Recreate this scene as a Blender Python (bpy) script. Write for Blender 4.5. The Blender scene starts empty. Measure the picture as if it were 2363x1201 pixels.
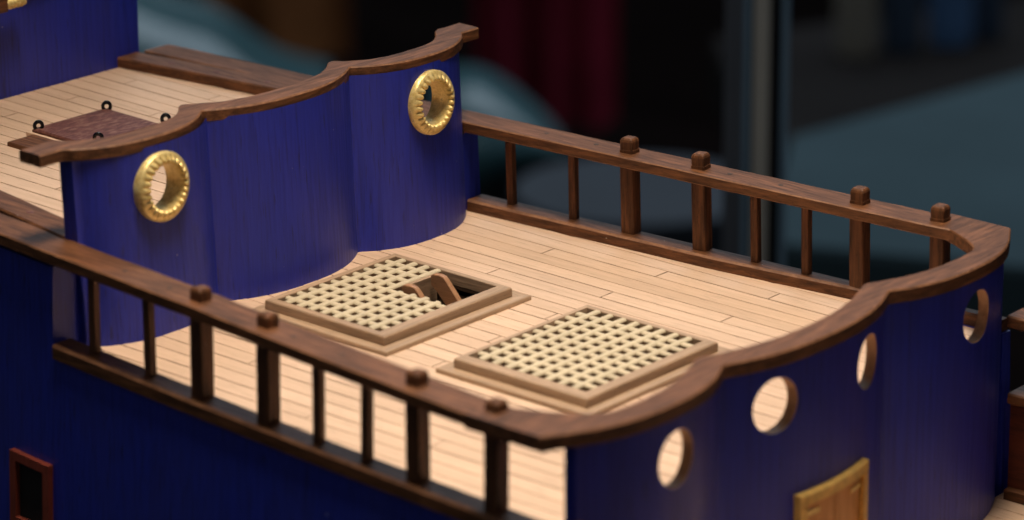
import bpy, bmesh, math, random
from mathutils import Vector, Matrix, noise as mnoise
random.seed(7)
S = 0.001                      # everything below is written in millimetres
sc = bpy.context.scene
col = sc.collection

# ------------------------------------------------------------------ camera
cam = bpy.data.cameras.new('camera')
cam_ob = bpy.data.objects.new('camera', cam)
col.objects.link(cam_ob)
CR = Vector((0.7812651, 0.62416964, -0.00609131))
CU = Vector((-0.18039875, 0.23512346, 0.95507762))
CD = Vector((-0.59756266, 0.74506994, -0.29629317))
CP = Vector((292.1507, -372.5860, 161.5157))
m = Matrix.Identity(4)
for i in range(3):
    m[i][0], m[i][1], m[i][2], m[i][3] = CR[i], CU[i], -CD[i], CP[i] * S
cam_ob.matrix_world = m
cam.sensor_width = 36.0
cam.lens = 7876.134 / 2363 * 36.0
cam.clip_start = 0.02
cam.clip_end = 60.0
cam.dof.use_dof = True
cam.dof.focus_distance = 0.535
cam.dof.aperture_fstop = 22.5
sc.camera = cam_ob

# ------------------------------------------------------------------ world, lamps, exposure
world = bpy.data.worlds.new('World')
sc.world = world
world.use_nodes = True
wb = world.node_tree.nodes['Background']
wb.inputs['Color'].default_value = (0.80, 0.87, 1.0, 1)
wb.inputs['Strength'].default_value = 0.072

def area_lamp(name, loc, target, size, energy, color, shape='DISK'):
    l = bpy.data.lights.new(name, 'AREA')
    l.shape = shape
    l.size = size * S
    l.energy = energy
    l.color = color
    o = bpy.data.objects.new(name, l)
    col.objects.link(o)
    o.location = Vector(loc) * S
    dirv = (Vector(target) - Vector(loc)).normalized()
    o.rotation_euler = dirv.to_track_quat('-Z', 'Y').to_euler()
    return o
dl = area_lamp('display_lamp', (25, -40, 425), (20, -18, 0), 120, 0.30, (1.0, 0.86, 0.70))
dl.data.spread = math.radians(55)
area_lamp('room_lamp', (-1000, 1700, 1700), (-1100, 1500, -500), 1500, 22.0, (0.72, 0.86, 1.0))

area_lamp('camera_side_fill', (500, -1200, 2000), (0, 0, 0), 900, 1.2, (1.0, 0.90, 0.78))  # unseen fill light, added to lift near hull side, pole and table fronts

sc.view_settings.view_transform = 'Standard'
sc.view_settings.look = 'None'
sc.view_settings.exposure = 0.0
sc.view_settings.gamma = 1.0
sc.view_settings.use_curve_mapping = False
sc.cycles.max_bounces = 8

# ------------------------------------------------------------------ materials
def nodes_of(mat):
    mat.use_nodes = True
    nt = mat.node_tree
    return nt, nt.nodes['Principled BSDF']

def N(nt, kind, **kw):
    n = nt.nodes.new(kind)
    for k, v in kw.items():
        setattr(n, k, v)
    return n

def ramp(nt, src, stops):
    r = N(nt, 'ShaderNodeValToRGB')
    els = r.color_ramp.elements
    while len(els) < len(stops):
        els.new(0.5)
    for e, (p, c) in zip(els, stops):
        e.position = p
        e.color = (c[0], c[1], c[2], 1) if not isinstance(c, (int, float)) else (c, c, c, 1)
    nt.links.new(src, r.inputs['Fac'])
    return r.outputs['Color']

def mapped(nt, scale):
    g = N(nt, 'ShaderNodeNewGeometry')
    mp = N(nt, 'ShaderNodeMapping')
    mp.inputs['Scale'].default_value = [s * 1000 for s in scale]
    nt.links.new(g.outputs['Position'], mp.inputs['Vector'])
    return mp.outputs['Vector']

def noise(nt, vec, scale=1.0, detail=4.0, rough=0.6):
    n = N(nt, 'ShaderNodeTexNoise')
    n.inputs['Scale'].default_value = scale
    n.inputs['Detail'].default_value = detail
    n.inputs['Roughness'].default_value = rough
    nt.links.new(vec, n.inputs['Vector'])
    return n.outputs['Fac']

def mixc(nt, fac, a, b, mode='MIX'):
    mx = N(nt, 'ShaderNodeMix', data_type='RGBA', blend_type=mode)
    for sock, v in ((mx.inputs[0], fac), (mx.inputs[6], a), (mx.inputs[7], b)):
        if hasattr(v, 'is_linked'):
            nt.links.new(v, sock)
        elif isinstance(v, (int, float)):
            sock.default_value = v
        else:
            sock.default_value = (v[0], v[1], v[2], 1)
    return mx.outputs[2]

def bump(nt, bsdf, h, dist, strength=1.0):
    b = N(nt, 'ShaderNodeBump')
    b.inputs['Strength'].default_value = strength
    b.inputs['Distance'].default_value = dist * S
    nt.links.new(h, b.inputs['Height'])
    nt.links.new(b.outputs['Normal'], bsdf.inputs['Normal'])

def specks(nt, size, thr):
    """small pale dust specks"""
    v = N(nt, 'ShaderNodeTexVoronoi')
    v.inputs['Scale'].default_value = 1.0
    nt.links.new(mapped(nt, (size, size, size)), v.inputs['Vector'])
    lt = N(nt, 'ShaderNodeMath', operation='LESS_THAN')
    nt.links.new(v.outputs['Distance'], lt.inputs[0])
    wn = N(nt, 'ShaderNodeTexWhiteNoise')
    nt.links.new(v.outputs['Position'], wn.inputs['Vector'])
    m1 = N(nt, 'ShaderNodeMath', operation='MULTIPLY_ADD')   # radius differs, mostly nothing
    nt.links.new(wn.outputs['Value'], m1.inputs[0])
    m1.inputs[1].default_value = 0.6
    m1.inputs[2].default_value = thr
    nt.links.new(m1.outputs[0], lt.inputs[1])
    return lt.outputs[0]

def wood(name, dark, mid, light, axis, across=1.6, along=0.07, rough=0.5, bmp=0.05, vary=0.0, dust=False, coat=0.0, spec=0.4):
    mat = bpy.data.materials.new(name)
    nt, b = nodes_of(mat)
    sc3 = [across] * 3
    sc3['xyz'.index(axis)] = along
    v = mapped(nt, sc3)
    oi = N(nt, 'ShaderNodeObjectInfo')
    off = N(nt, 'ShaderNodeVectorMath', operation='ADD')
    mul = N(nt, 'ShaderNodeMath', operation='MULTIPLY')
    nt.links.new(oi.outputs['Random'], mul.inputs[0])
    mul.inputs[1].default_value = 57.0
    nt.links.new(v, off.inputs[0])
    nt.links.new(mul.outputs[0], off.inputs[1])
    vv = off.outputs[0]
    n1 = noise(nt, vv, 1.0, 5, 0.65)
    c = ramp(nt, n1, [(0.32, dark), (0.5, mid), (0.70, light)])
    # broad colour drift
    big = noise(nt, mapped(nt, (0.06, 0.06, 0.06)), 1.0, 2, 0.5)
    c = mixc(nt, 0.22, c, ramp(nt, big, [(0.3, [x * 0.75 for x in mid]), (0.7, [min(1, x * 1.18) for x in mid])]))
    # fine pores
    sc4 = [across * 4.5] * 3
    sc4['xyz'.index(axis)] = along * 5
    p = noise(nt, mapped(nt, sc4), 1.0, 2, 0.5)
    c = mixc(nt, ramp(nt, p, [(0.60, 0.0), (0.70, 0.55)]), c, [x * 0.55 for x in dark])
    if vary:
        c2 = mixc(nt, 1.0, c, ramp(nt, oi.outputs['Random'], [(0.0, (1 - vary, 1 - vary * 1.1, 1 - vary * 1.25)), (1.0, (1 + vary * 0.6, 1 + vary * 0.6, 1 + vary * 0.6))]), 'MULTIPLY')
        c = c2
    if dust:
        c = mixc(nt, specks(nt, 0.55, -0.545), c, (0.5, 0.45, 0.4))
    nt.links.new(c, b.inputs['Base Color'])
    r = ramp(nt, n1, [(0.3, rough + 0.1), (0.7, rough - 0.06)])
    nt.links.new(r, b.inputs['Roughness'])
    b.inputs['Coat Weight'].default_value = coat
    b.inputs['Coat Roughness'].default_value = 0.3
    bump(nt, b, n1, bmp)
    b.inputs['Specular IOR Level'].default_value = spec
    return mat

def dk(c, k):
    return [x * k for x in c]
DECK = (0.62, 0.424, 0.288)
M = {}
M['deck'] = wood('beech_deck', dk(DECK, 0.90), DECK, dk(DECK, 1.08), 'x', 1.1, 0.03, 0.55, 0.012, vary=0.08)
M['seam'] = wood('seam_dark', (0.02, 0.011, 0.007), (0.035, 0.02, 0.012), (0.05, 0.03, 0.02), 'x', 1, 0.2, 0.8)
WAL = (0.118, 0.046, 0.0175)
for ax in 'xyz':
    M['walnut_' + ax] = wood('stained_walnut_' + ax, dk(WAL, 0.32), WAL, dk(WAL, 2.1), ax, 1.25, 0.11, 0.50, 0.16, dust=True, coat=0.0, spec=0.28)
M['edge_tint'] = wood('worn_bounce_lit_edge', (0.10, 0.04, 0.016), (0.20, 0.085, 0.036), (0.34, 0.16, 0.075), 'x', 0.9, 0.25, 0.5, 0.08)  # edge wear, with the orange deck bounce light painted in
HAT = (0.37, 0.245, 0.15)
for ax in 'xy':
    M['hatch_' + ax] = wood('hatch_walnut_' + ax, dk(HAT, 0.68), HAT, dk(HAT, 1.25), ax, 1.5, 0.08, 0.5, 0.06, vary=0.06)
GRT = (0.54, 0.445, 0.295)
M['grating'] = wood('lime_grating', dk(GRT, 0.90), GRT, dk(GRT, 1.06), 'y', 1.3, 0.15, 0.55, 0.02, vary=0.05)
M['bar_side'] = wood('dark_bar_side', (0.06, 0.028, 0.012), (0.12, 0.06, 0.026), (0.19, 0.10, 0.045), 'z', 0.7, 0.5, 0.7, 0.03)  # grating bars: sides and underside browner than the tops
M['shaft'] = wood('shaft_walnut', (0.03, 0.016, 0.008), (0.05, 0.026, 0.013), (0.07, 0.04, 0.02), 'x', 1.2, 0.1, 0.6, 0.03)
M['ladder'] = wood('pear_ladder', (0.24, 0.115, 0.052), (0.35, 0.175, 0.085), (0.42, 0.22, 0.11), 'x', 1.2, 0.1, 0.45, 0.03)
M['rim'] = wood('raw_plywood_rim', (0.22, 0.11, 0.05), (0.33, 0.17, 0.08), (0.42, 0.23, 0.12), 'z', 1.0, 0.5, 0.6, 0.04)
M['lid'] = wood('rough_mahogany', (0.06, 0.016, 0.011), (0.115, 0.033, 0.021), (0.28, 0.14, 0.09), 'y', 1.5, 0.45, 0.55, 0.12)
M['redwood'] = wood('red_bulwark', (0.05, 0.010, 0.004), (0.10, 0.020, 0.007), (0.14, 0.03, 0.01), 'x', 0.8, 0.05, 0.5, 0.03)
M['doorwood'] = wood('door_wood', (0.44, 0.19, 0.055), (0.58, 0.27, 0.085), (0.66, 0.33, 0.12), 'z', 0.9, 0.06, 0.5, 0.03)
M['portwood'] = wood('port_frame_wood', (0.13, 0.021, 0.010), (0.20, 0.034, 0.016), (0.25, 0.048, 0.024), 'z', 1, 0.1, 0.55, 0.03)
M['floorw'] = wood('dark_floor', (0.004, 0.0022, 0.0018), (0.007, 0.0035, 0.003), (0.011, 0.006, 0.005), 'x', 0.01, 0.002, 0.9, 0.1)
M['floorw'].node_tree.nodes['Principled BSDF'].inputs['Specular IOR Level'].default_value = 0.05

def blue_paint():
    mat = bpy.data.materials.new('ultramarine_paint')
    nt, b = nodes_of(mat)
    g = noise(nt, mapped(nt, (1.7, 1.7, 0.05)), 1.0, 4, 0.6)
    c = ramp(nt, g, [(0.30, (0.009, 0.016, 0.215)), (0.55, (0.012, 0.025, 0.335)), (0.78, (0.022, 0.034, 0.35))])
    streak = noise(nt, mapped(nt, (2.6, 2.6, 0.16)), 1.0, 2, 0.5)
    c = mixc(nt, ramp(nt, streak, [(0.62, 0.0), (0.72, 0.7)]), c, (0.006, 0.005, 0.040))
    line = noise(nt, mapped(nt, (2.9, 2.9, 0.014)), 1.0, 2, 0.5)
    c = mixc(nt, ramp(nt, line, [(0.60, 0.0), (0.68, 0.32)]), c, (0.005, 0.006, 0.075))
    big = noise(nt, mapped(nt, (0.09, 0.09, 0.03)), 1.0, 2, 0.5)
    c = mixc(nt, ramp(nt, big, [(0.45, 0.0), (0.75, 0.30)]), c, (0.036, 0.038, 0.22))
    c = mixc(nt, specks(nt, 0.45, -0.52), c, (0.28, 0.27, 0.36))
    nt.links.new(c, b.inputs['Base Color'])
    r = ramp(nt, g, [(0.3, 0.52), (0.7, 0.38)])
    nt.links.new(r, b.inputs['Roughness'])
    bump(nt, b, g, 0.05)
    return mat
M['blue'] = blue_paint()

def gold():
    mat = bpy.data.materials.new('gold_paint')
    nt, b = nodes_of(mat)
    g = noise(nt, mapped(nt, (1.6, 1.6, 1.6)), 1.0, 4, 0.65)
    c = ramp(nt, g, [(0.3, (0.58, 0.39, 0.11)), (0.6, (0.86, 0.66, 0.27)), (0.8, (0.98, 0.84, 0.45))])
    nt.links.new(c, b.inputs['Base Color'])
    b.inputs['Metallic'].default_value = 0.42
    r = ramp(nt, g, [(0.3, 0.46), (0.7, 0.24)])
    nt.links.new(r, b.inputs['Roughness'])
    bump(nt, b, g, 0.10)
    return mat
M['gold'] = gold()

def plain(name, c, rough=0.5, metal=0.0, var=0.15, scale=0.05, bmp=0.0):
    mat = bpy.data.materials.new(name)
    nt, b = nodes_of(mat)
    g = noise(nt, mapped(nt, (scale,) * 3), 1.0, 3, 0.6)
    cc = ramp(nt, g, [(0.3, dk(c, 1 - var)), (0.7, [min(1, x * (1 + var)) for x in c])])
    nt.links.new(cc, b.inputs['Base Color'])
    b.inputs['Roughness'].default_value = rough
    b.inputs['Metallic'].default_value = metal
    if bmp:
        bump(nt, b, g, bmp)
    return mat
M['brassframe'] = plain('ochre_frame_paint', (0.66, 0.41, 0.11), 0.45, 0.2, 0.2, 0.6, 0.03)
M['black'] = plain('black_iron', (0.006, 0.006, 0.008), 0.25, 0.3, 0.2, 1.0)
M['void'] = plain('dark_interior', (0.006, 0.004, 0.003), 0.9)
M['teal'] = plain('teal_plastic', (0.042, 0.105, 0.118), 0.22, 0, 0.08, 0.01)
M['slate'] = plain('slate_laminate', (0.066, 0.105, 0.118), 0.9, 0, 0.10, 0.01)
M['darkbench'] = plain('dark_bench_wood', (0.016, 0.013, 0.012), 0.85, 0, 0.25, 0.01)
M['maroon'] = plain('maroon_cloth', (0.22, 0.016, 0.036), 0.9, 0, 0.25, 0.01)
M['darkbrown'] = plain('dark_brown_cloth', (0.20, 0.075, 0.025), 0.9, 0, 0.25, 0.01)
M['beige'] = plain('grey_beige_card', (0.34, 0.32, 0.26), 0.8, 0, 0.2, 0.02)
M['navy'] = plain('navy_cloth', (0.05, 0.085, 0.14), 0.9, 0, 0.2, 0.02)
M['bluecloth'] = plain('blue_cloth', (0.11, 0.25, 0.50), 0.9, 0, 0.2, 0.02)
for k in ('slate', 'darkbench', 'maroon', 'darkbrown'):
    M[k].node_tree.nodes['Principled BSDF'].inputs['Specular IOR Level'].default_value = 0.12
M['beige_glint'] = plain('painted_beige_reflection', (0.95, 0.87, 0.68), 0.35, 0.05, 0.08, 0.02)  # beige reflection on the pole, put in as surface colour
M['gunmetal'] = plain('dark_metal_and_reflection', (0.012, 0.012, 0.012), 0.6)  # dark furniture legs; also paints the dark reflections on the pole
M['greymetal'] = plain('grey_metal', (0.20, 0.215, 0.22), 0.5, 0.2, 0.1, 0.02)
M['blue_glint'] = plain('painted_blue_reflection', (0.34, 0.52, 0.62), 0.2, 0, 0.1, 0.02)  # bluish glints on the pole, painted as plain colour
M['stoolgrey'] = plain('slate_stool_vinyl', (0.035, 0.045, 0.058), 0.7, 0, 0.1, 0.02)
M['tabledark'] = plain('black_table', (0.010, 0.010, 0.011), 0.7)

# ------------------------------------------------------------------ mesh helpers (mm in, metres out)
def dz(x):
    """sheer of the ship: the decks rise a little towards the stern"""
    return -0.04188392 * x + 6.308777e-05 * x * x

def hw(x):
    """half breadth of the quarterdeck at its railing"""
    return 51.6195 + 0.0715581 * x - 1.645415e-4 * x * x

def link(name, me, mat, parent):
    o = bpy.data.objects.new(name, me)
    col.objects.link(o)
    if mat is not None and not me.materials:
        me.materials.append(M[mat])
    if parent is not None:
        o.parent = parent
    return o

def mk(name, vs, fs, mat, parent=None, smooth=False, shear=True, merge=0.0, mats=None, fmat=None, angle=None):
    me = bpy.data.meshes.new(name)
    me.from_pydata([(x * S, y * S, (z + (dz(x) if shear else 0)) * S) for x, y, z in vs], [], fs)
    for k in (mats or []):
        me.materials.append(M[k])
    if fmat:
        for p, i in zip(me.polygons, fmat):
            p.material_index = i
    bm = bmesh.new()
    bm.from_mesh(me)
    if merge:
        bmesh.ops.remove_doubles(bm, verts=bm.verts, dist=merge * S)
    bmesh.ops.recalc_face_normals(bm, faces=bm.faces)
    bm.to_mesh(me)
    bm.free()
    if smooth:
        me.polygons.foreach_set('use_smooth', [True] * len(me.polygons))
        if angle:
            me.set_sharp_from_angle(angle=math.radians(angle))
    return link(name, me, mat, parent)

def box_vf(x0, x1, y0, y1, z0, z1, c=0.0):
    """box with its top edges chamfered by c"""
    vs = [(x0, y0, z0), (x1, y0, z0), (x1, y1, z0), (x0, y1, z0)]
    if c:
        vs += [(x0, y0, z1 - c), (x1, y0, z1 - c), (x1, y1, z1 - c), (x0, y1, z1 - c)]
        vs += [(x0 + c, y0 + c, z1), (x1 - c, y0 + c, z1), (x1 - c, y1 - c, z1), (x0 + c, y1 - c, z1)]
    else:
        vs += [(x0, y0, z1), (x1, y0, z1), (x1, y1, z1), (x0, y1, z1)]
    fs = [(3, 2, 1, 0)]
    for k in range(0, len(vs) - 4, 4):
        for i in range(4):
            j = (i + 1) % 4
            fs.append((k + i, k + j, k + 4 + j, k + 4 + i))
    n = len(vs)
    fs.append((n - 4, n - 3, n - 2, n - 1))
    return vs, fs

def box(name, x0, x1, y0, y1, z0, z1, mat, parent=None, c=0.0, shear=True):
    vs, fs = box_vf(x0, x1, y0, y1, z0, z1, c)
    return mk(name, vs, fs, mat, parent, shear=shear)

def sweep(name, secs, mat, parent=None, closed=True, smooth=True, shear=True, caps=True, angle=35, edge_tint=None, edge_tint_mat='edge_tint'):
    """loft a list of equally long point rings"""
    n = len(secs[0])
    vs = [p for s in secs for p in s]
    fs = []
    for a in range(len(secs) - 1):
        for i in range(n if closed else n - 1):
            j = (i + 1) % n
            fs.append((a * n + i, a * n + j, (a + 1) * n + j, (a + 1) * n + i))
    if caps and closed:
        fs.append(tuple(range(n)))
        fs.append(tuple((len(secs) - 1) * n + i for i in reversed(range(n))))
    if edge_tint:
        fm = [1 if (k % n) in edge_tint else 0 for k in range((len(secs) - 1) * n)] + [0, 0]
        return mk(name, vs, fs, None, parent, smooth=smooth, shear=shear, angle=angle, mats=[mat, edge_tint_mat], fmat=fm)
    return mk(name, vs, fs, mat, parent, smooth=smooth, shear=shear, angle=angle)

def empty(name, parent=None, loc=(0, 0, 0)):
    o = bpy.data.objects.new(name, None)
    col.objects.link(o)
    o.location = Vector(loc) * S
    o.empty_display_size = 0.02
    if parent is not None:
        o.parent = parent
    return o

def tag(o, label=None, cat=None, group=None, kind=None):
    if label: o['label'] = label
    if cat: o['category'] = cat
    if group: o['group'] = group
    if kind: o['kind'] = kind
    return o

def jit(a):
    return random.uniform(-a, a)

# ------------------------------------------------------------------ the ship
ship = empty('model_ship')
tag(ship, 'wooden model galleon with blue bulkheads, brown railings and pale planked decks', 'model ship')

# ---- wavy bulkhead plan
def scallop(y, cusp, end, xc, B, p):
    a = abs(y)
    if a <= cusp:
        t = a / cusp
    elif a <= end:
        mdl, h = (cusp + end) / 2, (end - cusp) / 2
        t = abs(a - mdl) / h
    else:
        return xc
    return xc + B * (1 - t ** p)

def smoothed(f, y, r):
    return sum(f(y + r * k / 4) for k in range(-4, 5)) / 9

AFT_CUSP, AFT_END = 16.2, 43.3
def aft_wall_x(y, h):
    return scallop(y, AFT_CUSP, AFT_END, -51.0, 4.3, 2.5) - 1.2 * h / 28.0
FR_CUSP, FR_END = 20.3, 53.4
def front_wall_x(y, h=0):
    return scallop(y, FR_CUSP, FR_END, 44.8, 4.4, 2.0)

def wall_with_holes(name, y0, y1, h0, h1, xf, thick, holes, rimmat, parent, bottom_rows=14):
    """sheet bent to x = xf(y, h) with round holes, front and back skins, edges and hole rims"""
    half = max([r for _, _, r in holes] or [0]) * 1.35
    vs, fs, fm = [], [], []
    cache = {}
    def v(y, h, back):
        k = (round(y, 4), round(h, 4), back)
        if k not in cache:
            cache[k] = len(vs)
            vs.append((xf(y, h) - (thick if back else 0), y, h))
        return cache[k]
    def quad(a, b, c, d_, mi=0):
        for back in (0, 1):
            q = [v(*p, back) for p in (a, b, c, d_)]
            fs.append(tuple(q)); fm.append(mi)
    def grid(ya, yb, ha, hb, ny, nh):
        for i in range(ny):
            for j in range(nh):
                p = lambda ii, jj: (ya + (yb - ya) * ii / ny, ha + (hb - ha) * jj / nh)
                quad(p(i, j), p(i + 1, j), p(i + 1, j + 1), p(i, j + 1))
    hs = sorted(holes)
    n4 = 14
    def bands(ya, yb, hc):
        ny = max(1, int((yb - ya) / 0.5))
        grid(ya, yb, h0, hc - half, ny, 1)
        grid(ya, yb, hc - half, hc + half, ny, n4)
        grid(ya, yb, hc + half, h1, ny, 1)
    cur = y0
    for (yc, hc, r) in hs:
        bands(cur, yc - half, hc)
        a, b = yc - half, yc + half
        grid(a, b, h0, hc - half, n4, 1)
        grid(a, b, hc + half, h1, n4, 1)
        sq = []
        for s in range(4):
            for k in range(n4):
                t = -half + 2 * half * k / n4
                sq.append([(yc + t, hc - half), (yc + half, hc + t), (yc - t, hc + half), (yc - half, hc - t)][s])
        ci = []
        for k in range(4 * n4):
            ang = math.atan2(sq[k][1] - hc, sq[k][0] - yc)
            ci.append((yc + r * math.cos(ang), hc + r * math.sin(ang)))
        nk = 4 * n4
        rings = [[(sq[k][0] + (ci[k][0] - sq[k][0]) * t, sq[k][1] + (ci[k][1] - sq[k][1]) * t) for k in range(nk)] for t in (0, 0.5, 1)]
        for R in range(2):
            for k in range(nk):
                k2 = (k + 1) % nk
                quad(rings[R][k], rings[R][k2], rings[R + 1][k2], rings[R + 1][k])
        for k in range(nk):
            k2 = (k + 1) % nk
            fs.append((v(*ci[k], 0), v(*ci[k2], 0), v(*ci[k2], 1), v(*ci[k], 1))); fm.append(1)
        cur = b
    bands(cur, y1, hs[-1][1])
    for ye in (y0, y1):
        fs.append((v(ye, h0, 0), v(ye, h1, 0), v(ye, h1, 1), v(ye, h0, 1))); fm.append(0)
    return mk(name, vs, fs, None, parent, smooth=True, merge=0.001, mats=['blue', rimmat], fmat=fm, angle=40)

def cap_band(name, ys, front, aft, h0, h1, parent, c=0.22):
    secs = []
    for y in ys:
        f, a = front(y), aft(y)
        wob = 0.05 * mnoise.noise(Vector((y * 0.4, h1, 3)))
        secs.append([(f, y, h0), (f + wob, y, h1 - c), (f - c, y, h1 + wob), (a + c, y, h1 + wob), (a, y, h1 - c), (a, y, h0)])
    return sweep(name, secs, 'walnut_y', parent, angle=28, edge_tint=(1, 3))

def frange(a, b, st):
    n = max(1, int(round((b - a) / st)))
    return [a + (b - a) * i / n for i in range(n + 1)]

RING = [(-30.6, 22.3, 3.75), (30.6, 22.3, 3.75)]
aft_wall = wall_with_holes('bulkhead', -44.0, 43.2, -0.6, 28.6, aft_wall_x, 2.6, RING, 'gold', ship)
aft_wall['label'] = 'blue scalloped bulkhead with two gold porthole rings'
def aft_cap_front(y):
    f = lambda t: scallop(t, 16.7, 44.6, -52.4 if abs(t) <= 44.6 else -53.0, 4.4, 2.4)
    return smoothed(f, y, 0.35)
def aft_cap_aft(y):
    f = lambda t: scallop(t, 16.9, 43.0, -57.2, 4.9, 3.2)
    return smoothed(f, y, 0.9)
cap_band('cap_rail', frange(-49.4, 49.4, 0.35), aft_cap_front, aft_cap_aft, 28.1, 29.9, aft_wall)

# gold porthole rings, one mesh for both
def ring_mesh():
    NB = 26
    NA = NB * 10
    prof = [(3.55, -2.4, 0), (3.50, 0.2, 0), (3.55, 0.75, 0.35), (3.72, 1.15, 0.8), (4.02, 1.32, 1.0), (4.32, 1.22, 1.0), (4.56, 1.02, 0.75), (4.70, 0.92, 0.1), (5.02, 0.72, 0), (5.24, 0.45, 0), (5.27, -0.7, 0)]
    vs, fs = [], []
    for i in range(NA):
        th = 2 * math.pi * i / NA
        bead = abs(math.cos(NB * th / 2)) ** 0.6
        for (r, a, w_) in prof:
            rr = r - 0.18 * w_ * bead
            aa = a + (bead - 0.65) * 0.62 * w_
            vs.append((aa, rr * math.cos(th), rr * math.sin(th)))
    n = len(prof)
    for i in range(NA):
        j = (i + 1) % NA
        for k in range(n - 1):
            fs.append((i * n + k, j * n + k, j * n + k + 1, i * n + k + 1))
    return vs, fs
rv, rf = ring_mesh()
for yc, hc, r in RING:
    o = mk('porthole_ring', [(x, y, z) for x, y, z in rv], rf, 'gold', aft_wall, smooth=True, shear=False)
    x = aft_wall_x(yc, hc)
    o.location = Vector((x + 0.15, yc, hc + dz(x))) * S
    o.rotation_euler = (0.3 * (1 if yc > 0 else -1), math.radians(-2.5), 0)

# front bulkhead
FH = [(-35.6, 7.6, 4.0), (-11.1, 7.6, 4.0), (12.0, 7.6, 4.0), (38.9, 7.6, 4.0)]
front_wall = wall_with_holes('bulkhead', -52.3, 53.0, -27.5, 13.9, front_wall_x, 1.75, FH, 'rim', ship)
front_wall['label'] = 'dark blue scalloped bulkhead with four round holes and a door'
def fr_cap_front(y):
    f = lambda t: scallop(t, 20.3, 53.6, 45.5, 3.9, 2.4) if abs(t) <= 53.6 else 45.5 - (abs(t) - 53.6) * 0.55
    return smoothed(f, y, 0.5)
def fr_cap_aft(y):
    # the inner edge sweeps round into the handrail
    f = lambda t: min(scallop(t, 20.6, 56.0, 41.0, 4.0, 2.2), 45.0 - 9.0 * min(1.3, max(0.0, (abs(t) - 44.0) / 7.0)) ** 1.6)
    return smoothed(f, y, 1.3)
cap_band('cap_rail', frange(-57.3, 57.3, 0.35), fr_cap_front, fr_cap_aft, 13.4, 15.45, front_wall, c=0.22)

# door in the front bulkhead, bent to the wall
def bent(name, y0, y1, h0, h1, o0, o1, mat, parent, c=0.15):
    secs = []
    for y in frange(y0, y1, 0.4):
        x = front_wall_x(y)
        secs.append([(x + o0, y, h0), (x + o1 - c, y, h0), (x + o1, y, h0 + c), (x + o1, y, h1 - c), (x + o1 - c, y, h1), (x + o0, y, h1)])
    return sweep(name, secs, mat, parent, angle=30)
DT = -6.2
bent('door_frame', -7.5, 10.5, DT - 1.7, DT, -0.3, 1.2, 'brassframe', front_wall)
for s in (-1, 1):
    a, b = sorted((1.5 + s * 9.0, 1.5 + s * 7.5))
    bent('door_frame', a, b, -27.4, DT - 1.72, -0.3, 1.15, 'brassframe', front_wall)
    a, b = sorted((1.5 + s * 7.45, 1.5 + s * 0.12))
    bent('door_leaf', a, b, -27.4, DT - 1.75, -0.3, 0.35, 'doorwood', front_wall)
    for hh in (-9.9, -22.0):
        a, b = sorted((1.5 + s * 7.3, 1.5 + s * 4.2))
        bent('door_hinge', a, b, hh, hh + 0.9, 0.3, 0.62, 'gold', front_wall)

# stern bulkhead with its rail end
stern = box('bulkhead', -118.6, -116.0, -34.0, 34.0, 13.5, 52.0, 'blue', ship)
stern['label'] = 'tall plain blue stern bulkhead'
box('cap_rail', -116.0, -112.2, -20.0, 0.6, 30.2, 32.8, 'walnut_y', stern, c=0.3)
vs, fs = [], []
secs = []
for k in range(33):
    y = 0.5 + 4.8 * k / 32
    rr = 0.80 + 0.18 * math.cos(k * 1.15) * (1 if k < 30 else 0.2)
    secs.append([(-113.6 + rr * 1.1 * math.cos(t), y, 31.0 + rr * 1.0 * math.sin(t)) for t in [2 * math.pi * i / 12 for i in range(12)]])
sweep('gilded_carving', secs, 'gold', stern, angle=70)
secs = [[(-116.1 + dx, y, 31.7 + (y - 6) * 0.06 + dh) for dx, dh in ((0, -0.4), (0.9, -0.4), (0.9, 0.4), (0, 0.4))] for y in (6.3, 14, 24, 33.9)]
sweep('moulding', secs, 'deck', stern, smooth=False)

# ---- decks: dark caulking sheet, and every plank laid on it
PW = 3.42
def deck_sheet(name, quads, mat, h, t=0.8):
    vs, fs = [], []
    for (x0, x1, ya, yb) in quads:      # ya / yb functions of x
        xs = frange(x0, x1, 6)
        base = len(vs)
        for x in xs:
            vs += [(x, ya(x), h), (x, yb(x), h), (x, ya(x), h - t), (x, yb(x), h - t)]
        n = len(xs)
        for i in range(n - 1):
            a, b = base + 4 * i, base + 4 * (i + 1)
            fs += [(a, b, b + 1, a + 1), (a + 2, a + 3, b + 3, b + 2), (a, a + 2, b + 2, b), (a + 1, b + 1, b + 3, a + 3)]
    return mk(name, vs, fs, mat, ship)

def plank(parent, x0, x1, y0, y1, h0, h1):
    g = 0.105
    c = 0.05
    ya0, yb0 = y0 + g + jit(0.02), y1 - g + jit(0.02)
    hh = h1 + jit(0.015)
    secs = []
    for x in frange(x0 + 0.10, x1 - 0.10, 14):
        w1, w2 = jit(0.025), jit(0.025)
        secs.append([(x, ya0 + w1, h0), (x, ya0 + w1, hh - c), (x, ya0 + c + w1, hh), (x, yb0 - c + w2, hh), (x, yb0 + w2, hh - c), (x, yb0 + w2, h0)])
    return sweep('plank', secs, 'deck', parent, smooth=False)

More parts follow.
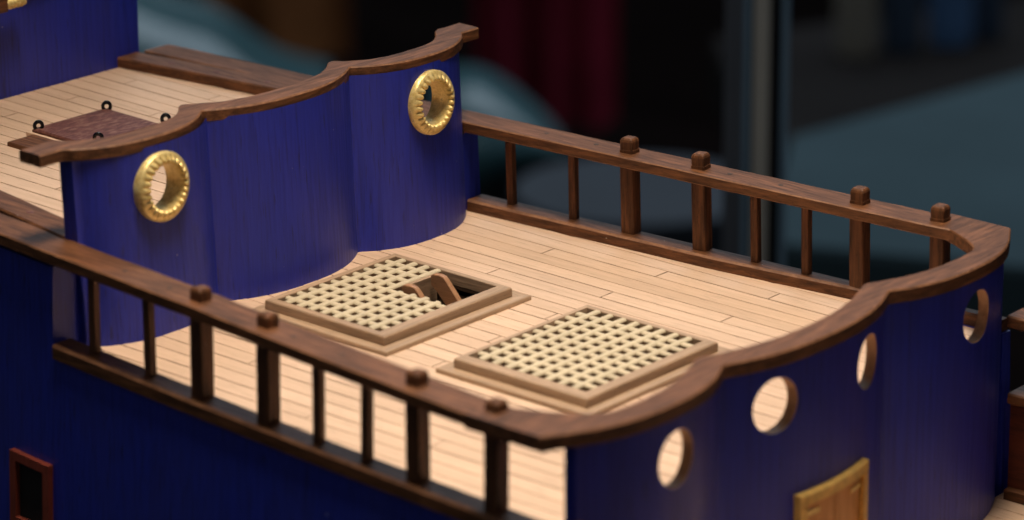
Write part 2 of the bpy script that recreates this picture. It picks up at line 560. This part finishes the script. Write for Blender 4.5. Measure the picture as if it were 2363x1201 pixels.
# hatches: flange, frame and opening rectangles (x0, x1, y0, y1)
HF1, HR1, HO1 = (-44.0, -16.9, -16.7, 17.4), (-42.3, -18.7, -15.0, 15.0), (-41.1, -20.8, -13.6, 13.8)
HF2, HR2, HO2 = (-7.5, 20.2, -16.7, 18.9), (-5.6, 18.6, -14.9, 16.7), (-4.7, 16.7, -12.7, 15.5)
wi = lambda x: hw(x) - 0.6
qd = [(-54, HO1[0], lambda x: -wi(x), wi), (HO1[1], HO2[0], lambda x: -wi(x), wi), (HO2[1], 43.6, lambda x: -wi(x), wi)]
for Ho in (HO1, HO2):
    qd.append((Ho[0], Ho[1], lambda x: -wi(x), lambda x, k=Ho[2]: k))
    qd.append((Ho[0], Ho[1], lambda x, k=Ho[3]: k, wi))
quarter = deck_sheet('quarterdeck', qd, 'seam', -0.22)

def lay(parent, xa, xb, half_fn, phase_fn, period, holes, h, y_lim=None):
    nrow = int(max(half_fn(xa), half_fn(xb)) / PW) + 2
    for r_ in range(-nrow, nrow + 1):
        yc = r_ * PW
        y0, y1 = yc - PW / 2, yc + PW / 2
        ymax = max(abs(y0), abs(y1))
        if y_lim and not (y_lim[0] <= yc <= y_lim[1]):
            continue
        # clip in x where the hull is too narrow
        x0, x1 = xa, xb
        while x0 < x1 and half_fn(x0) < ymax: x0 += 0.5
        while x1 > x0 and half_fn(x1) < ymax: x1 -= 0.5
        if x1 - x0 < 2: continue
        cuts = [x0]
        k = phase_fn(r_)
        t = k - 10 * period
        while t < x1 - 1.0:
            if t > x0 + 1.0: cuts.append(t)
            t += period
        cuts.append(x1)
        spans = list(zip(cuts, cuts[1:]))
        if parent is quarter:
            a, b = spans[-1]
            spans[-1] = (a, min(b, min(front_wall_x(y0), front_wall_x(y1), front_wall_x(yc)) - 1.0))
        for (ha, hb, hya, hyb) in holes:
            if y1 > hya and y0 < hyb:
                ns = []
                for a, b in spans:
                    if b <= ha or a >= hb: ns.append((a, b)); continue
                    if a < ha - 1: ns.append((a, ha))
                    if b > hb + 1: ns.append((hb, b))
                spans = ns
        for a, b in spans:
            plank(parent, a, b, y0, y1, h - 0.22, h)
lay(quarter, -53.5, 46.6, lambda x: hw(x) + 1.9, lambda r_: -29.5 + 19.7 * ((r_ - 7) % 4) + jit(0.4), 78.8,
    [HO1, HO2], 0.0)

# poop deck
PH = 14.5
wp = lambda x: min(hw(x) - 3.9, 46.0)
poop = deck_sheet('poop_deck', [(-116, -51.6, lambda x: -wp(x), wp)], 'seam', PH - 0.22, 1.0)
lay(poop, -115.9, -54.2, lambda x: hw(x) - 3.6, lambda r_: -92 + 16.5 * (r_ % 4) + jit(0.4), 66.0, [], PH)

# main deck, forward and a storey down
MH = -26.0
wm = lambda x: hw(x) + 2.0
maind = deck_sheet('main_deck', [(44.8, 92, lambda x: -wm(x), wm)], 'seam', MH - 0.22, 1.0)
lay(maind, 45.0, 92, wm, lambda r_: 52.0 + 9 * (r_ % 4) + jit(0.4), 60.0, [], MH)

# ---- hull
def yo(x, h, s=-1):
    base = hw(x) + (2.0 if s < 0 else 1.2)
    if h >= -38:
        return base - 0.055 * h
    t = min(1.0, (-38 - h) / 68.0)
    return 4 + (base + 2.1 - 4) * math.sqrt(max(0.0, 1 - t * t))
def hull_side(s):
    vs, fs = [], []
    def sect(x0, x1, top, bot, tk, nx, hole=None):
        hs = [top]
        hh = top
        while hh > bot + 0.5:
            hh = max(bot, hh - (3.0 if hh > -40 else 6.0)); hs.append(hh)
        xs = frange(x0, x1, (x1 - x0) / nx)
        if hole:
            xs = sorted(set([x for x in xs if not hole[0] - 1 < x < hole[1] + 1] + [hole[0], hole[1]]))
            hs = sorted(set([h for h in hs if not hole[2] - 1 < h < hole[3] + 1] + [hole[2], hole[3]]), reverse=True)
        b0 = len(vs)
        nh = len(hs)
        for x in xs:
            for h in hs: vs.append((x, s * yo(x, h, s), h))
        b1 = len(vs)
        for x in xs:
            for h in hs: vs.append((x, s * max(0.5, yo(x, h, s) - tk), h))
        for i in range(len(xs) - 1):
            for j in range(nh - 1):
                inh = hole and xs[i] >= hole[0] - .01 and xs[i + 1] <= hole[1] + .01 and hs[j] <= hole[3] + .01 and hs[j + 1] >= hole[2] - .01
                for b in (b0, b1):
                    if inh: continue
                    p = lambda ii, jj: b + ii * nh + jj
                    fs.append((p(i, j), p(i + 1, j), p(i + 1, j + 1), p(i, j + 1)))
            fs.append((b0 + i * nh, b0 + (i + 1) * nh, b1 + (i + 1) * nh, b1 + i * nh))
        for i in (0, len(xs) - 1):
            for j in range(nh - 1):
                fs.append((b0 + i * nh + j, b0 + i * nh + j + 1, b1 + i * nh + j + 1, b1 + i * nh + j))
    sect(-119, -52.2, 13.2, -104, 5.2, 18)
    sect(-52.2, 45.0, 0.02, -104, 2.4, 24)
    sect(45.0, 92, -10.75, -104, 1.4, 12)
    return vs, fs
hull = {}
for s in (-1, 1):
    vs, fs = hull_side(s)
    hull[s] = mk('hull_side', vs, fs, 'blue', ship, smooth=True, angle=40)
# gun port on the near side: frame proud of the planking, dark shutter set back behind it
def port(x0, x1, h0, h1):
    s = -1
    fw, pr_ = 1.35, 1.0
    def bar(xa, xb, ha, hb, name, mat, off0, off1):
        vs = []
        for off in (off0, off1):
            for x, h in ((xa, ha), (xb, ha), (xb, hb), (xa, hb)):
                vs.append((x, s * (yo(x, h) + off), h))
        fs = [(0, 1, 2, 3), (7, 6, 5, 4), (0, 4, 5, 1), (1, 5, 6, 2), (2, 6, 7, 3), (3, 7, 4, 0)]
        mk(name, vs, fs, mat, hull[s])
    bar(x0, x1, h1 - fw, h1, 'port_frame', 'portwood', -0.4, pr_)
    bar(x0, x1, h0, h0 + fw, 'port_frame', 'portwood', -0.4, pr_)
    bar(x0, x0 + fw, h0 + fw + .02, h1 - fw - .02, 'port_frame', 'portwood', -0.4, pr_)
    bar(x1 - fw, x1, h0 + fw + .02, h1 - fw - .02, 'port_frame', 'portwood', -0.4, pr_)
    bar(x0 + fw, x1 - fw, h0 + fw, h1 - fw, 'port_shutter', 'void', -0.4, 0.08)
port(-61.4, -52.4, -28.0, -16.6)

# ---- railings of the quarterdeck
RX = [-45.0, -32.95, -22.02, -8.65, 1.2, 10.32, 19.71, 33.58]
SILL = 2.0
R0, R1 = 13.55, 15.38
def rect_sec(x, yc, hwid, h0, h1, c):
    return [(x, yc - hwid, h0 + c), (x, yc - hwid, h1 - c), (x, yc - hwid + c, h1), (x, yc + hwid - c, h1), (x, yc + hwid, h1 - c), (x, yc + hwid, h0 + c), (x, yc + hwid - c, h0), (x, yc - hwid + c, h0)]

def post_mesh(sz, hgt, cap):
    """square post; with cap it runs through the rail and ends in a chamfered head"""
    a = sz / 2
    c = 0.18 if cap else 0.1
    def ring(h, k, cc):
        return [(-k + cc, -k, h), (k - cc, -k, h), (k, -k + cc, h), (k, k - cc, h), (k - cc, k, h), (-k + cc, k, h), (-k, k - cc, h), (-k, -k + cc, h)]
    lv = [(0, a), (hgt, a)] if not cap else [(0, a), (hgt - 1.9, a), (hgt - 1.89, a * 0.93), (hgt - 0.62, a * 0.95), (hgt - 0.28, a * 0.87), (hgt - 0.07, a * 0.72), (hgt, a * 0.58)]
    secs = [ring(h, k, min(c, k * 0.4)) for h, k in lv]
    n = 8
    vs = [p for s_ in secs for p in s_]
    fs = []
    for q in range(len(secs) - 1):
        for i in range(n):
            j = (i + 1) % n
            fs.append((q * n + i, q * n + j, (q + 1) * n + j, (q + 1) * n + i))
    fs.append(tuple(range(n))); fs.append(tuple((len(secs) - 1) * n + i for i in range(n)))
    return vs, fs
protos = {}
def rise(x, s):
    """the near rail was glued on a touch crooked"""
    return 0.0 if s > 0 else max(-0.45, min(0.6, 0.15 - 0.02 * x))
for s in (-1, 1):
    secs = []
    for x in frange(-118, 43.6, 2.0):
        wob = 0.07 * mnoise.noise(Vector((x * 0.12, s * 5, 0)))
        up = rise(x, s)
        secs.append(rect_sec(x, s * (hw(x) - 0.55) + wob, 3.05, R0 + up, R1 + up + wob * 0.5, 0.18))
    rail = sweep('handrail', secs, 'walnut_x', ship, angle=28, edge_tint=(1, 3, 5, 7))
    rail['label'] = 'brown handrail with square posts on the %s side of the quarterdeck' % ('near' if s < 0 else 'far')
    secs = []
    for x in frange(-51.8, 44.5, 2.4):
        y = s * hw(x)
        i_, o_ = (3.0 - 2.2 * min(1, max(0, (x + 5) / 40)), 1.3) if s > 0 else (1.5, 2.5)
        lo, hi = (y - i_, y + o_) if s > 0 else (y - o_, y + i_)
        secs.append([(x, lo, -0.15), (x, lo, SILL - 0.35), (x, lo + 0.35, SILL), (x, hi - 0.25, SILL), (x, hi, SILL - 0.25), (x, hi, -0.15)])
    sweep('sill', secs, 'walnut_x', rail, angle=28, edge_tint=(1, 3))
    for k, x in enumerate(RX):
        ispost = k in (2, 3, 6, 7)
        sz = 2.45 if ispost else 1.3
        hgt = (17.3 - SILL) if ispost else (R0 - SILL + 0.2)
        key = ispost
        if key not in protos:
            vs, fs = post_mesh(sz, hgt, ispost)
            o = mk('post' if ispost else 'baluster', vs, fs, 'walnut_z', rail, shear=False)
            protos[key] = o
        else:
            o = protos[key].copy()
            o.name = 'post' if ispost else 'baluster'
            col.objects.link(o)
            o.parent = rail
        y = s * (hw(x) - 0.1)
        o.location = Vector((x, y, SILL - 0.02 + dz(x))) * S
        if s < 0:
            o.scale.z = (hgt + rise(x, s)) / hgt
        o.rotation_euler = (s * 0.025 + jit(0.008), -0.012 + jit(0.008), math.atan(0.07) * s + jit(0.05))
    # peg stubs and old peg holes show as small round plugs on the rail
    for x in (-38, -28.5, -3.6, 5.6):
        n = 10
        secs = [[(x + rr * math.cos(2 * math.pi * i / n), s * (hw(x) - 0.4) + rr * math.sin(2 * math.pi * i / n), R1 + rise(x, s) + hh) for i in range(n)] for hh, rr in ((-0.2, 0.42), (0.03, 0.42), (0.05, 0.34))]
        sweep('peg', secs, 'shaft', rail)

# ---- poop deck margin sills with peg holes
for s in (-1, 1):
    secs = []
    for x in frange(-116, -54.4, 3):
        y = s * (40.4 + 0.17 * (x + 62))
        secs.append(rect_sec(x, y, 2.6, PH - 0.1, PH + 1.8, 0.25))
    sl = sweep('sill', secs, 'walnut_x', ship, angle=28)
    for x in (-107, -98, -88, -78, -66):
        n = 10
        y = s * (40.4 + 0.17 * (x + 62))
        secs = [[(x + rr * math.cos(2 * math.pi * i / n), y + rr * math.sin(2 * math.pi * i / n), PH + 1.8 + hh) for i in range(n)] for hh, rr in ((-0.3, 0.6), (0.02, 0.6), (0.05, 0.5))]
        sweep('peg', secs, 'lid', sl)

# ---- hatches
def mitred(parent, name, x0, x1, y0, y1, prof, mats):
    """four mitred boards round a rectangle; prof = (inset, height) outline"""
    for side in range(4):
        A, B = [], []
        for d_, h in prof:
            c4 = [(x0 + d_, y0 + d_, h), (x1 - d_, y0 + d_, h), (x1 - d_, y1 - d_, h), (x0 + d_, y1 - d_, h)]
            A.append(c4[side]); B.append(c4[(side + 1) % 4])
        sweep(name, [A, B], mats[side % 2], parent, angle=60, smooth=True)
HM = ('hatch_x', 'hatch_y')
def hatch(F, R, Ho, top, label):
    """shaft lining carries four flange boards and four raised frame boards"""
    a, b, ya, yb = Ho
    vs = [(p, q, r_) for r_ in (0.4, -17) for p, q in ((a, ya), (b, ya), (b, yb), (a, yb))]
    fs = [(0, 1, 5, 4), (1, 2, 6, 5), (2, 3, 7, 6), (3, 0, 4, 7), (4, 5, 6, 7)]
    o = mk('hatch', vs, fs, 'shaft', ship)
    o['label'] = label
    mitred(o, 'flange_board', *F, [(0.0, -0.02), (0.0, 0.5), (0.12, 0.68), (0.3, 0.72), (3.2, 0.72), (3.2, -0.02)], HM)
    for side in range(4):
        A, B = [], []
        for t, h in [(0.0, 0.70), (0.0, top - 0.55), (0.03, top - 0.17), (0.13, top), (0.95, top + 0.02), (1.0, top - 0.08), (1.0, 0.3)]:
            # t is the share of each board's own width
            xa, xb = R[0] + t * (Ho[0] - R[0]), R[1] - t * (R[1] - Ho[1])
            y0, y1 = R[2] + t * (Ho[2] - R[2]), R[3] - t * (R[3] - Ho[3])
            c4 = [(xa, y0, h), (xb, y0, h), (xb, y1, h), (xa, y1, h)]
            A.append(c4[side]); B.append(c4[(side + 1) % 4])
        sweep('frame_board', [A, B], HM[side % 2], o, angle=24)
    return o

def bar(parent, x0, x1, y0, y1, h0, h1):
    """grating bar with rounded upper edges"""
    lx = x1 - x0 > y1 - y0
    c, d_ = 0.30, 0.11
    m0, m1 = (y0, y1) if lx else (x0, x1)
    pr = [(m0, h0), (m0, h1 - c), (m0 + d_, h1 - d_), (m0 + c, h1), (m1 - c, h1), (m1 - d_, h1 - d_), (m1, h1 - c), (m1, h0)]
    ends = (x0, x1) if lx else (y0, y1)
    secs = [[(e, p, h) if lx else (p, e, h) for p, h in pr] for e in ends]
    return sweep('grating_bar', secs, 'grating', parent, angle=50, edge_tint=(0, 6, 7), edge_tint_mat='bar_side')
def grating(o, Ho, gx, px, gy, py, top, cut=None):
    """half-lapped bars; cut = (x from, y from): bars are cut away beyond both"""
    wb_ = 0.58
    for i in range(8):                 # athwart bars
        xc = gx + (i + 0.5) * px
        ye = Ho[3] - 0.05
        if cut and xc > cut[0]:
            ye = cut[1] + jit(0.3)
        bar(o, xc - wb_ + jit(.05), xc + wb_ + jit(.05), Ho[2] + 0.05, ye, top - 1.2, top + 0.08 + jit(.05))
    for j in range(10):                # fore and aft bars
        y = gy + (j + 0.5) * py
        xe = Ho[1] - 0.05
        if cut and y > cut[1]:
            xe = cut[0] + jit(0.3)
        bar(o, Ho[0] + 0.05, xe, y - wb_ + jit(.05), y + wb_ + jit(.05), top - 1.4, top - 0.06 + jit(.05))
TOP = 2.2
CUT = (-31.9, 2.2)
h1 = hatch(HF1, HR1, HO1, TOP, 'grating hatch with a cut-out and a ladder leading down')
grating(h1, HO1, -40.6, 2.38, -12.55, 2.55, TOP, CUT)
h2 = hatch(HF2, HR2, HO2, TOP, 'grating hatch complete with all its bars')
grating(h2, HO2, -3.8, 2.42, -11.3, 2.57, TOP)
# cut-out edges
box('trim_board', CUT[0] + 0.1, CUT[0] + 0.8, CUT[1] + 2.3, HO1[3] - 1.9, -2.6, TOP - 0.1, 'hatch_y', h1, c=0.08)
box('trim_board', CUT[0] + 3.6, HO1[1] - 0.05, CUT[1] - 0.2, CUT[1] + 0.5, -1.2, TOP - 0.5, 'ladder', h1, c=0.08)
# ladder: two curved stringers and treads
def stringer(yc):
    pts = [(-30.6, 2.55), (-30.2, 2.85), (-28.9, 2.95), (-28.2, 2.80), (-27.6, 2.30), (-24.9, -0.7), (-21.4, -4.6)]
    low = [(-30.6, 1.2), (-30.4, 0.95), (-29.9, 0.6), (-29.4, 0.2), (-28.9, -0.3), (-26.6, -2.6), (-23.1, -6.5)]
    secs = []
    for (x, h), (xl, hl) in zip(pts, low):
        secs.append([(xl, yc - 0.5, hl), (x, yc - 0.5, h - 0.12), (x, yc - 0.42, h), (x, yc + 0.42, h), (x, yc + 0.5, h - 0.12), (xl, yc + 0.5, hl)])
    sweep('ladder_stringer', secs, 'ladder', h1, angle=30)
stringer(3.6)
stringer(10.4)
for k in range(4):
    x = -27.6 + 2.0 * k
    h = -1.6 - 2.4 * k
    box('ladder_tread', x, x + 1.9, 4.35, 9.65, h - 0.6, h, 'ladder', h1, c=0.05)

# ---- poop hatch with eyebolts
ph = box('hatch_lid', -97.6, -85.2, -9.0, 7.4, PH - 0.1, PH + 1.25, 'lid', ship, c=0.25)
ph['label'] = 'dark reddish hatch lid with four black eyebolts'
mitred(ph, 'trim_strip', -98.3, -84.5, -9.7, 8.1, [(0, PH - 0.05), (0, PH + 0.65), (0.65, PH + 0.65), (0.65, PH - 0.05)], ('deck', 'deck'))
box('flange_board', -96.4, -82.0, -15.6, -9.75, PH - 0.05, PH + 0.75, 'walnut_x', ph, c=0.15)
def eyebolt_mesh():
    vs, fs = [], []
    nu, nv = 20, 8
    for i in range(nu):
        a = 2 * math.pi * i / nu
        for j in range(nv):
            b = 2 * math.pi * j / nv
            rr = 0.62 + 0.30 * math.cos(b)
            vs.append((0.30 * math.sin(b), rr * math.cos(a), 1.25 + rr * 1.12 * math.sin(a)))
    for i in range(nu):
        for j in range(nv):
            fs.append((i * nv + j, ((i + 1) % nu) * nv + j, ((i + 1) % nu) * nv + (j + 1) % nv, i * nv + (j + 1) % nv))
    b0 = len(vs)
    for h, r_ in ((-0.4, 0.2), (0.5, 0.2)):
        for j in range(8):
            vs.append((r_ * math.cos(j * math.pi / 4), r_ * math.sin(j * math.pi / 4), h))
    for j in range(8):
        fs.append((b0 + j, b0 + (j + 1) % 8, b0 + 8 + (j + 1) % 8, b0 + 8 + j))
    return vs, fs
ev, ef = eyebolt_mesh()
eb0 = None
for (x, y) in ((-97.0, -8.3), (-97.0, 7.0), (-85.2, 8.8), (-85.6, -6.0)):
    if eb0 is None:
        o = eb0 = mk('eyebolt', ev, ef, 'black', ph, smooth=True, shear=False)
    else:
        o = eb0.copy(); o.name = 'eyebolt'; col.objects.link(o); o.parent = ph
    o.location = Vector((x, y, PH + 0.4 + dz(x))) * S
    o.rotation_euler = (jit(0.08), jit(0.08), math.radians(-35 + jit(20)))

# ---- main deck bulwarks forward
for s in (-1, 1):
    secs = []
    for x in frange(46.4, 92, 4):
        y = s * (hw(x) - 0.4)
        secs.append([(x, y, MH - 0.3), (x, y, -10.7), (x, y + s * 1.6, -10.7), (x, y + s * 1.6, MH - 0.3)])
    bw = sweep('bulwark', secs, 'redwood', ship, smooth=False)
    secs = [rect_sec(x, s * (hw(x) + 1.2), 2.8, -10.65, -8.9, 0.25) for x in frange(46.5, 92, 4)]
    sweep('sill', secs, 'walnut_x', bw, angle=28)
    secs = [rect_sec(x, s * (hw(x) + 0.6), 2.7, 1.5, 3.5, 0.28) for x in frange(46.2, 92, 4)]
    sweep('handrail', secs, 'walnut_x', bw, angle=28)
    for x in (58, 72, 86):
        y = s * (hw(x) + 0.6)
        box('post', x - 1.2, x + 1.2, y - 1.2, y + 1.2, -9.0, 5.4, 'walnut_z', bw, c=0.4)
    box('skirting', 46.4, 92, *sorted((s * (hw(60) - 2.2), s * (hw(60) - 0.6))), MH - 0.1, MH + 1.7, 'walnut_x', bw, c=0.2)

# ------------------------------------------------------------------ what the ship stands on, and the dim room behind
def slab(name, pts, z0, z1, mat, parent=None):
    n = len(pts)
    vs = [(x, y, z0) for x, y in pts] + [(x, y, z1 - 3) for x, y in pts]
    cx = sum(p[0] for p in pts) / n; cy = sum(p[1] for p in pts) / n
    vs += [(x + (cx - x) * 0.01, y + (cy - y) * 0.01, z1) for x, y in pts]
    fs = [tuple(reversed(range(n)))]
    for k in (0, n):
        for i in range(n):
            j = (i + 1) % n
            fs.append((k + i, k + j, k + n + j, k + n + i))
    fs.append(tuple(2 * n + i for i in range(n)))
    return mk(name, vs, fs, mat, parent, shear=False)
def leg(parent, x, y, z0, z1, r_, mat='greymetal'):
    secs = [[(x + r_ * math.cos(2 * math.pi * i / 12), y + r_ * math.sin(2 * math.pi * i / 12), z) for i in range(12)] for z in (z0, z1)]
    return sweep('leg', secs, mat, parent, shear=False)
FLOOR = -860
fl = mk('floor', [(-9000, -3000, FLOOR), (3000, -3000, FLOOR), (3000, 9000, FLOOR), (-9000, 9000, FLOOR)], [(0, 1, 2, 3)], 'floorw', shear=False)
tag(fl, kind='structure')

t1 = empty('display_table', loc=(0, 0, FLOOR))
tag(t1, 'black table that carries the model ship', 'table')
def to(parent, o):
    o.parent = parent
    o.matrix_parent_inverse = parent.matrix_world.inverted() if False else Matrix.Translation(-Vector(parent.location))
    return o
to(t1, slab('table_top', [(-330, -170), (330, -170), (330, 170), (-330, 170)], -136, -106.2, 'tabledark'))
for x in (-290, 290):
    for y in (-140, 140):
        to(t1, leg(None, x, y, FLOOR, -136, 16, 'greymetal'))

t2 = empty('side_table', loc=(-420, 950, FLOOR))
tag(t2, 'slate grey table top in the blur behind the front railing', 'table')
to(t2, slab('table_top', [(-470, 745), (-300, 803), (-500, 1290), (-556, 890)], -274, -250, 'slate'))
for x, y in ((-455, 770), (-340, 810), (-500, 1200), (-530, 890)):
    to(t2, leg(None, x, y, FLOOR, -274, 12))
bn = empty('bench', loc=(-720, 1360, FLOOR))
tag(bn, 'dark brown bench beyond the slate grey table', 'bench')
to(bn, slab('seat', [(-720, 1100), (-560, 1440), (-700, 1720), (-890, 1300)], -370, -330, 'darkbench'))
for x, y in ((-715, 1150), (-600, 1430), (-700, 1650), (-850, 1310)):
    to(bn, leg(None, x, y, FLOOR, -370, 16, 'gunmetal'))

stool = empty('stool', loc=(-745, 1015, FLOOR))
tag(stool, 'dark slate stool in the blur seen between the far posts', 'stool')
to(stool, slab('seat', [(-745 + 68 * math.cos(k * math.pi / 12), 1030 + 68 * math.sin(k * math.pi / 12)) for k in range(24)], -372, -340, 'stoolgrey'))
for k in range(3):
    to(stool, leg(None, -745 + 45 * math.cos(k * 2.1), 1030 + 45 * math.sin(k * 2.1), FLOOR, -372, 9, 'gunmetal'))

R2 = Vector((0.781, 0.624, 0)); F2 = Vector((-0.624, 0.781, 0))
def parcel(name, a, wdt, dep, hgt, mat, label, cat):
    """upright soft-edged pack standing on the bench"""
    A = Vector((a[0], a[1], 0))
    secs = []
    n = 20
    for t in (0, 0.04, 0.12, 0.5, 0.88, 0.96, 1.0):
        k = 0.90 if t in (0, 1.0) else (0.97 if t in (0.04, 0.96) else 1 + 0.02 * math.sin(t * 9))
        ring = []
        for i in range(n):
            th = 2 * math.pi * i / n
            cx, cy = math.cos(th), math.sin(th)
            sx = math.copysign(abs(cx) ** 0.35, cx) * wdt / 2 * k
            sy = math.copysign(abs(cy) ** 0.35, cy) * dep / 2 * k
            p = A + R2 * (wdt / 2 + sx) + F2 * (dep / 2 + sy)
            ring.append((p.x, p.y, -330 + hgt * t))
        secs.append(ring)
    o = sweep(name, secs, mat, None, shear=False, angle=60)
    tag(o, label, cat, None)
    return o
parcel('parcel', (-799, 1300), 24, 20, 120, 'beige', 'pale grey-beige upright pack on the dark bench', 'pack')
parcel('parcel', (-783, 1327), 22, 20, 110, 'navy', 'dark navy pack between the beige and the blue one', 'pack')
parcel('parcel', (-768, 1356), 25, 20, 120, 'bluecloth', 'bright blue pack on the dark bench', 'pack')
parcel('parcel', (-757, 1388), 18, 20, 90, 'navy', 'small navy pack at the outer end beside the blue pack', 'pack')

# metal pole: the reflections along it are built as coloured strips
cpz = empty('metal_pole', loc=(-174, 306, FLOOR))
tag(cpz, 'slim upright metal pole with painted pale and dark reflection bands behind the railing', 'post')
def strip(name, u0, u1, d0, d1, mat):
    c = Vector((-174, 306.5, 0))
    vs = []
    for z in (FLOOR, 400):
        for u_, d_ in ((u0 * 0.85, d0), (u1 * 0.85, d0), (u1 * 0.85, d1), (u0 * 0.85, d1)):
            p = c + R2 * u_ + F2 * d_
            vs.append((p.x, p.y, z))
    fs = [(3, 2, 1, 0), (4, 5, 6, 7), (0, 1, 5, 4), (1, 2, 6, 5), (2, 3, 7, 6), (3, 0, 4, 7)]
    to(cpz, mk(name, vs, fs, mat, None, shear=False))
strip('grey_reflection', -9.2, -4.2, 0, 8, 'greymetal')
strip('blue_highlight', -4.2, -2.4, -0.6, 8, 'blue_glint')
strip('thin_dark_reflection', -2.4, -1.4, 0.4, 8, 'gunmetal')
strip('beige_reflection', -1.4, 3.2, -1.0, 8, 'beige_glint')
strip('dark_reflection', 3.2, 6.9, 0.2, 8, 'gunmetal')
strip('blue_reflection', 6.9, 9.0, -0.3, 8, 'blue_glint')

# moulded chairs
def shell_chair(rim, low, bulge, label, legs):
    base = sum((Vector(p) for p in rim), Vector()) / len(rim)
    root = empty('moulded_chair', loc=(base.x, base.y, FLOOR))
    tag(root, label, 'chair', 'teal moulded chairs')
    # refine the outline
    def fine(pl, n=28):
        out = []
        for i in range(n + 1):
            t = i / n * (len(pl) - 1)
            k = min(int(t), len(pl) - 2)
            f = t - k
            p0 = Vector(pl[max(0, k - 1)]); p1 = Vector(pl[k]); p2 = Vector(pl[k + 1]); p3 = Vector(pl[min(len(pl) - 1, k + 2)])
            out.append(0.5 * ((2 * p1) + (p2 - p0) * f + (2 * p0 - 5 * p1 + 4 * p2 - p3) * f * f + (3 * p1 - p0 - 3 * p2 + p3) * f ** 3))
        return out
    A, B = fine(rim), fine(low)
    toward = -F2
    secs = []
    for a, b in zip(A, B):
        ring = []
        for t, k_ in ((0, -0.5), (0.04, -0.15), (0.10, 0.25), (0.17, 0.5), (0.26, 0.7), (0.5, 1.0), (0.72, 0.95), (0.88, 0.6), (0.95, 0.4), (1.0, 0.2)):
            p = a.lerp(b, t) + toward * bulge * k_
            ring.append(tuple(p))
        back = []
        for t in (1.0, 0.95, 0.5, 0.05, 0.0):
            p = a.lerp(b, t) - toward * 14 + toward * bulge * 0.55 * math.sin(math.pi * t)
            back.append(tuple(p))
        secs.append(ring + back)
    to(root, sweep('seat_shell', secs, 'teal', None, shear=False, angle=70))
    for x, y, zt in legs:
        to(root, leg(None, x, y, FLOOR, zt, 9, 'gunmetal'))
    return root
shell_chair([(-1680, 1565, -438), (-1655, 1579, -454), (-1633, 1592, -464), (-1613, 1606, -471), (-1594, 1616, -483), (-1575, 1626, -498), (-1556, 1637, -509), (-1526, 1657, -518)],
            [(-1654, 1532, -600), (-1632, 1549, -602), (-1612, 1565, -602), (-1593, 1581, -600), (-1577, 1595, -594), (-1562, 1610, -585), (-1547, 1625, -575), (-1522, 1651, -560)], 46,
            'teal moulded chair behind the stern, highest in the picture', [(-1640, 1560, -590), (-1560, 1625, -580)])
shell_chair([(-1333, 1559, -477), (-1319, 1573, -471), (-1306, 1583, -472), (-1291, 1592, -480), (-1276, 1599, -492), (-1260, 1606, -507), (-1247, 1610, -522)],
            [(-1315, 1536, -574), (-1301, 1550, -567), (-1289, 1562, -560), (-1278, 1574, -552), (-1266, 1586, -544), (-1255, 1599, -535), (-1246, 1609, -527)], 30,
            'teal moulded chair whose tip shows just above the far handrail', [(-1320, 1560, -560), (-1290, 1585, -550)])

# hanging cloth, folded
def drape(name, a, b, z0, z1, folds, amp, mat, label, ph_=0.0):
    A, B = Vector((a[0], a[1], 0)), Vector((b[0], b[1], 0))
    n = 60
    dirn = (B - A).normalized()
    nor = Vector((-dirn.y, dirn.x, 0))
    secs = []
    for k in range(9):
        z = z0 + (z1 - z0) * k / 8
        f, g = [], []
        for i in range(n + 1):
            t = i / n
            w_ = amp * math.sin(folds * 2 * math.pi * t + ph_ + 0.5 * math.sin(k * 0.6)) * (1 - 0.25 * k / 8) + amp * 0.4 * math.sin(folds * 5.1 * t + k * 0.3)
            p = A.lerp(B, t) + nor * w_
            f.append((p.x, p.y, z)); g.append((p.x + nor.x * 4, p.y + nor.y * 4, z))
        secs.append(f + list(reversed(g)))
    o = sweep(name, secs, mat, None, shear=False, angle=80)
    tag(o, label, 'cloth')
    return o
drape('hanging_cloth', (-1680, 2030), (-1575, 2118), -672, -300, 3.3, 26, 'maroon', 'dark red folded cloth hanging behind the teal chair tip')
drape('hanging_cloth', (-2030, 2036), (-1915, 2124), -660, -380, 1.5, 14, 'darkbrown', 'dark brown cloth hanging behind the chair at the stern')
